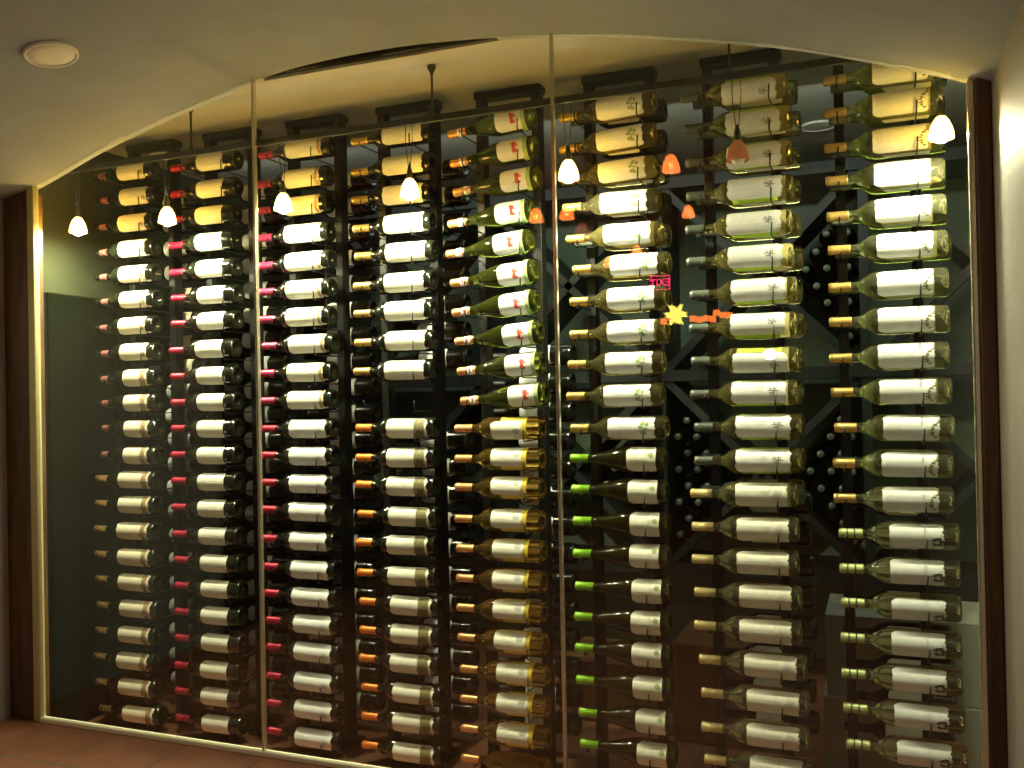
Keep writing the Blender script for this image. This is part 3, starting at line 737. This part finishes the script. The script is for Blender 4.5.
pile('L', B0 - S, ZS[0], 'dark bottle lying end-on in lower bin cell left of second rack from right', 22)
pile('R', B0 - 2 * S, ZS[0], 'dark bottle lying end-on in lower bin cell behind third rack from right', 16)

# cartons and a wooden case on the cellar floor
def carton(x0, x1, y0, y1, z0, z1, label, m, name='carton'):
    root = empty(name, ((x0 + x1) / 2, y0, z0)); w = (x1 - x0) / 2; d = y1 - y0; h = z1 - z0
    bm = bmesh.new(); box(bm, -w, w, 0, d, 0, h - .004, .003); finish(bm, 'box_body', M[m], root)
    bm = bmesh.new(); box(bm, -w, w, 0, d / 2 - .001, h - .004, h); box(bm, -w, w, d / 2 + .001, d, h - .004, h); finish(bm, 'lid_flaps', M[m], root)
    tag(root, label, name.replace('_', ' '))
carton(-.19, .33, 3.2, 3.55, CELLAR_FLOOR + .003, -1.02 + EYE, 'pale carton on the floor behind the rightmost rack', 'carton')
carton(-.18, .32, 3.21, 3.54, -1.018 + EYE, -.755 + EYE, 'pale carton stacked on another carton behind the rightmost rack', 'carton')
carton(-.72, -.42, 3.35, 3.7, CELLAR_FLOOR + .003, -.93 + EYE, 'brown wooden case on the floor between third and second racks from right', 'oak', 'wooden_case')
carton(-1.2, -.80, 3.45, 3.8, CELLAR_FLOOR + .003, -1.06 + EYE, 'low brown wooden case on the floor behind third rack from right', 'oak', 'wooden_case')

# ------------------------------------------------------------------ the room behind the camera, seen in the glass
def room_lamp(x, y, h, R, dim, label):
    root = empty('room_pendant', (x, y, h + EYE))
    bm = bmesh.new(); pr = [(z * R / .036, r * R / .036) for z, r in SHADE]
    lathe_z(bm, pr + [(z + .001, r - .003) for z, r in pr[::-1]], 24); finish(bm, 'shade', M['amber_dim' if dim else 'amber_room'], root, True)
    bm = bmesh.new(); lathe_z(bm, [(R * 1.4, .004), (R * 1.35, .012), (R * 1.8, .008), (R * 2, .003)], 12); finish(bm, 'cap', M['bronze'], root, True)
    bm = bmesh.new(); tube(bm, [(0, 0, R * 1.6), (0, 0, (1.5 - h) / 2 + .05), (0, 0, 1.5 - h)], .0015, 6); finish(bm, 'cord', M['peg'], root, True)
    tag(root, label, 'pendant lamp', 'amber pendants of the room reflected in the glass')
    if not dim:
        ld = bpy.data.lights.new('room_lamp_light', 'POINT'); ld.energy = 4.6; ld.color = (.92, .96, 1); ld.shadow_soft_size = .015
        lo = bpy.data.objects.new('room_lamp_light', ld); col.objects.link(lo); lo.parent = root; lo.location = (0, 0, R * .1)
def real(sn, hn, nv): return sn * nv, 2 * GLASS_Y - nv, hn * nv
for (sn, hn, nv, R, dim, lab) in ((-.206, .243, 5.0, .058, 0, 'large glowing amber pendant reflected between third and second racks from right'),
        (-.188, .190, 6.4, .052, 0, 'smaller amber pendant reflected beside caps of second rack from right'),
        (-.364, .201, 6.05, .060, 0, 'amber pendant reflected left of the middle glass joint'),
        (-.327, .201, 6.05, .060, 0, 'amber pendant reflected just right of the middle glass joint'),
        (-.246, .152, 8.1, .060, 0, 'far amber pendant reflected over the sixth bottle of third rack from right'),
        (-.278, .142, 8.5, .060, 0, 'farthest amber pendant reflected at neck of sixth bottle of third rack from right'),
        (-.309, .176, 6.9, .085, 1, 'dim red pendant reflected over caps of third rack from right')):
    X, Y, H = real(sn, hn, nv); room_lamp(X, Y, H, R, dim, lab)
# LED on a rod, added to make the white glint in the glass
X, Y, H = real(-.105, .037, 5.6)
root = empty('added_glint_led', (X, Y, H + EYE)); tag(root, 'added white LED making the bright spotlight reflected on ninth bottle of second rack from right', 'glint')
bm = bmesh.new(); lathe_z(bm, [(-.012, .034), (.0, .038), (.03, .034), (.045, .012), (.045, 0)], 16); finish(bm, 'housing', M['black'], root, True)
bm = bmesh.new(); bmesh.ops.create_uvsphere(bm, u_segments=16, v_segments=10, radius=.034, matrix=Matrix.Translation((0, .016, -.012))); finish(bm, 'lens', M['led'], root, True)
bm = bmesh.new(); tube(bm, [(0, 0, .04), (0, 0, .6), (0, 0, 1.5 - H)], .003, 6); finish(bm, 'rod', M['black'], root, True)
# exit sign on the back wall
X, Y, H = real(-.2205, .117, 9.12)
root = empty('exit_sign', (X, Y, H + EYE)); tag(root, 'small red illuminated exit sign reflected beside third rack from right', 'sign')
bm = bmesh.new(); box(bm, -.11, .11, -.03, 0, -.08, .08, .004); finish(bm, 'sign_box', M['black'], root)
cu = bpy.data.curves.new('sign_letters', 'FONT'); cu.body = 'EXIT'; cu.size = .100; cu.align_x = 'CENTER'; cu.align_y = 'CENTER'; cu.extrude = .002; cu.offset = .0015
tmp = bpy.data.objects.new('tmp', cu); me = bpy.data.meshes.new_from_object(tmp); me.name = 'sign_letters'; bpy.data.objects.remove(tmp)
me.materials.clear(); me.materials.append(M['exit'])
to = bpy.data.objects.new('sign_letters', me); col.objects.link(to); to.parent = root; to.location = (0, .003, 0); to.rotation_euler = (PI / 2, 0, PI)
bm = bmesh.new()
for b in ((-.1, .1, .066, .072), (-.1, .1, -.072, -.066), (-.1, -.094, -.072, .072), (.094, .1, -.072, .072)): box(bm, b[0], b[1], 0, .004, b[2], b[3])
finish(bm, 'letter_border', M['exit'], root)
# star lantern and cube lantern string
X, Y, H = real(-.204, .081, 7.2)
root = empty('star_lantern', (X, Y, H + EYE)); tag(root, 'yellow glowing star lantern reflected between third and second racks from right', 'lantern')
bm = bmesh.new(); bmesh.ops.create_icosphere(bm, subdivisions=1, radius=.045)
for f in list(bm.faces):
    c = f.calc_center_median(); r = bmesh.ops.poke(bm, faces=[f]); r['verts'][0].co = c.normalized() * .105
finish(bm, 'star_body', M['starglow'], root)
bm = bmesh.new(); tube(bm, [(0, 0, .06), (0, 0, .4), (0, 0, 1.5 - H)], .0015, 6); finish(bm, 'cord', M['peg'], root, True)
X, Y, H = real(-.168, .077, 7.5)
root = empty('cube_string_lights', (X, Y, H + EYE)); tag(root, 'string of orange cube lanterns reflected before second rack from right', 'string lights')
cub = [(-.37, -.02), (-.31, .01), (-.13, -.01), (-.075, -.02), (-.02, -.01), (.03, -.02), (.06, .03), (.11, .01), (.16, .005)]
for x, z in cub:
    bm = bmesh.new(); box(bm, x - .024, x + .024, -.024, .024, z - .024, z + .024, .004); finish(bm, 'cube_lantern', M['cubeglow'], root)
bm = bmesh.new(); tube(bm, [(x, 0, z + .024) for x, z in cub], .0015, 5)
tube(bm, [(-.37, 0, 0), (-.37, 0, .5), (-.37, 0, 1.5 - H)], .0015, 5); tube(bm, [(.16, 0, .02), (.16, 0, .5), (.16, 0, 1.5 - H)], .0015, 5)
finish(bm, 'cord', M['peg'], root)

# ------------------------------------------------------------------ light of the room
w = bpy.data.worlds.new('room_light'); bpy.context.scene.world = w; w.use_nodes = True
w.node_tree.nodes['Background'].inputs['Color'].default_value = (.80, .92, .78, 1)
w.node_tree.nodes['Background'].inputs['Strength'].default_value = .22
def area(name, loc, rot, sx, sy, e, c):
    ld = bpy.data.lights.new(name, 'AREA'); ld.shape = 'RECTANGLE'; ld.size = sx; ld.size_y = sy; ld.energy = e; ld.color = c
    o = bpy.data.objects.new(name, ld); col.objects.link(o); o.location = loc; o.rotation_euler = rot
    return o


# added cool fill light, no lamp seen there, brightening the back of the cellar
area('cellar_fill_light', (-1.2, 3.25, .98 + EYE), (math.radians(38), 0, 0), 3.2, .05, 9, (.88, 1, .86))

# ------------------------------------------------------------------ camera
cam = bpy.data.cameras.new('camera'); co = bpy.data.objects.new('camera', cam); col.objects.link(co)
cam.sensor_width = 36; cam.lens = 36 * 919.85 / 1024; cam.clip_start = .02
r = Vector((.92879923, .37008049, -.01929805)); u = Vector((.02118454, -.00103349, .99977505)); f = Vector((-.36997729, .92899912, .0087999))
co.matrix_world = Matrix(((r.x, u.x, -f.x, 0), (r.y, u.y, -f.y, 0), (r.z, u.z, -f.z, EYE), (0, 0, 0, 1)))
sc = bpy.context.scene; sc.camera = co
sc.view_settings.view_transform = 'Standard'; sc.view_settings.look = 'None'; sc.view_settings.gamma = 1
sc.view_settings.use_curve_mapping = False; sc.view_settings.exposure = .28
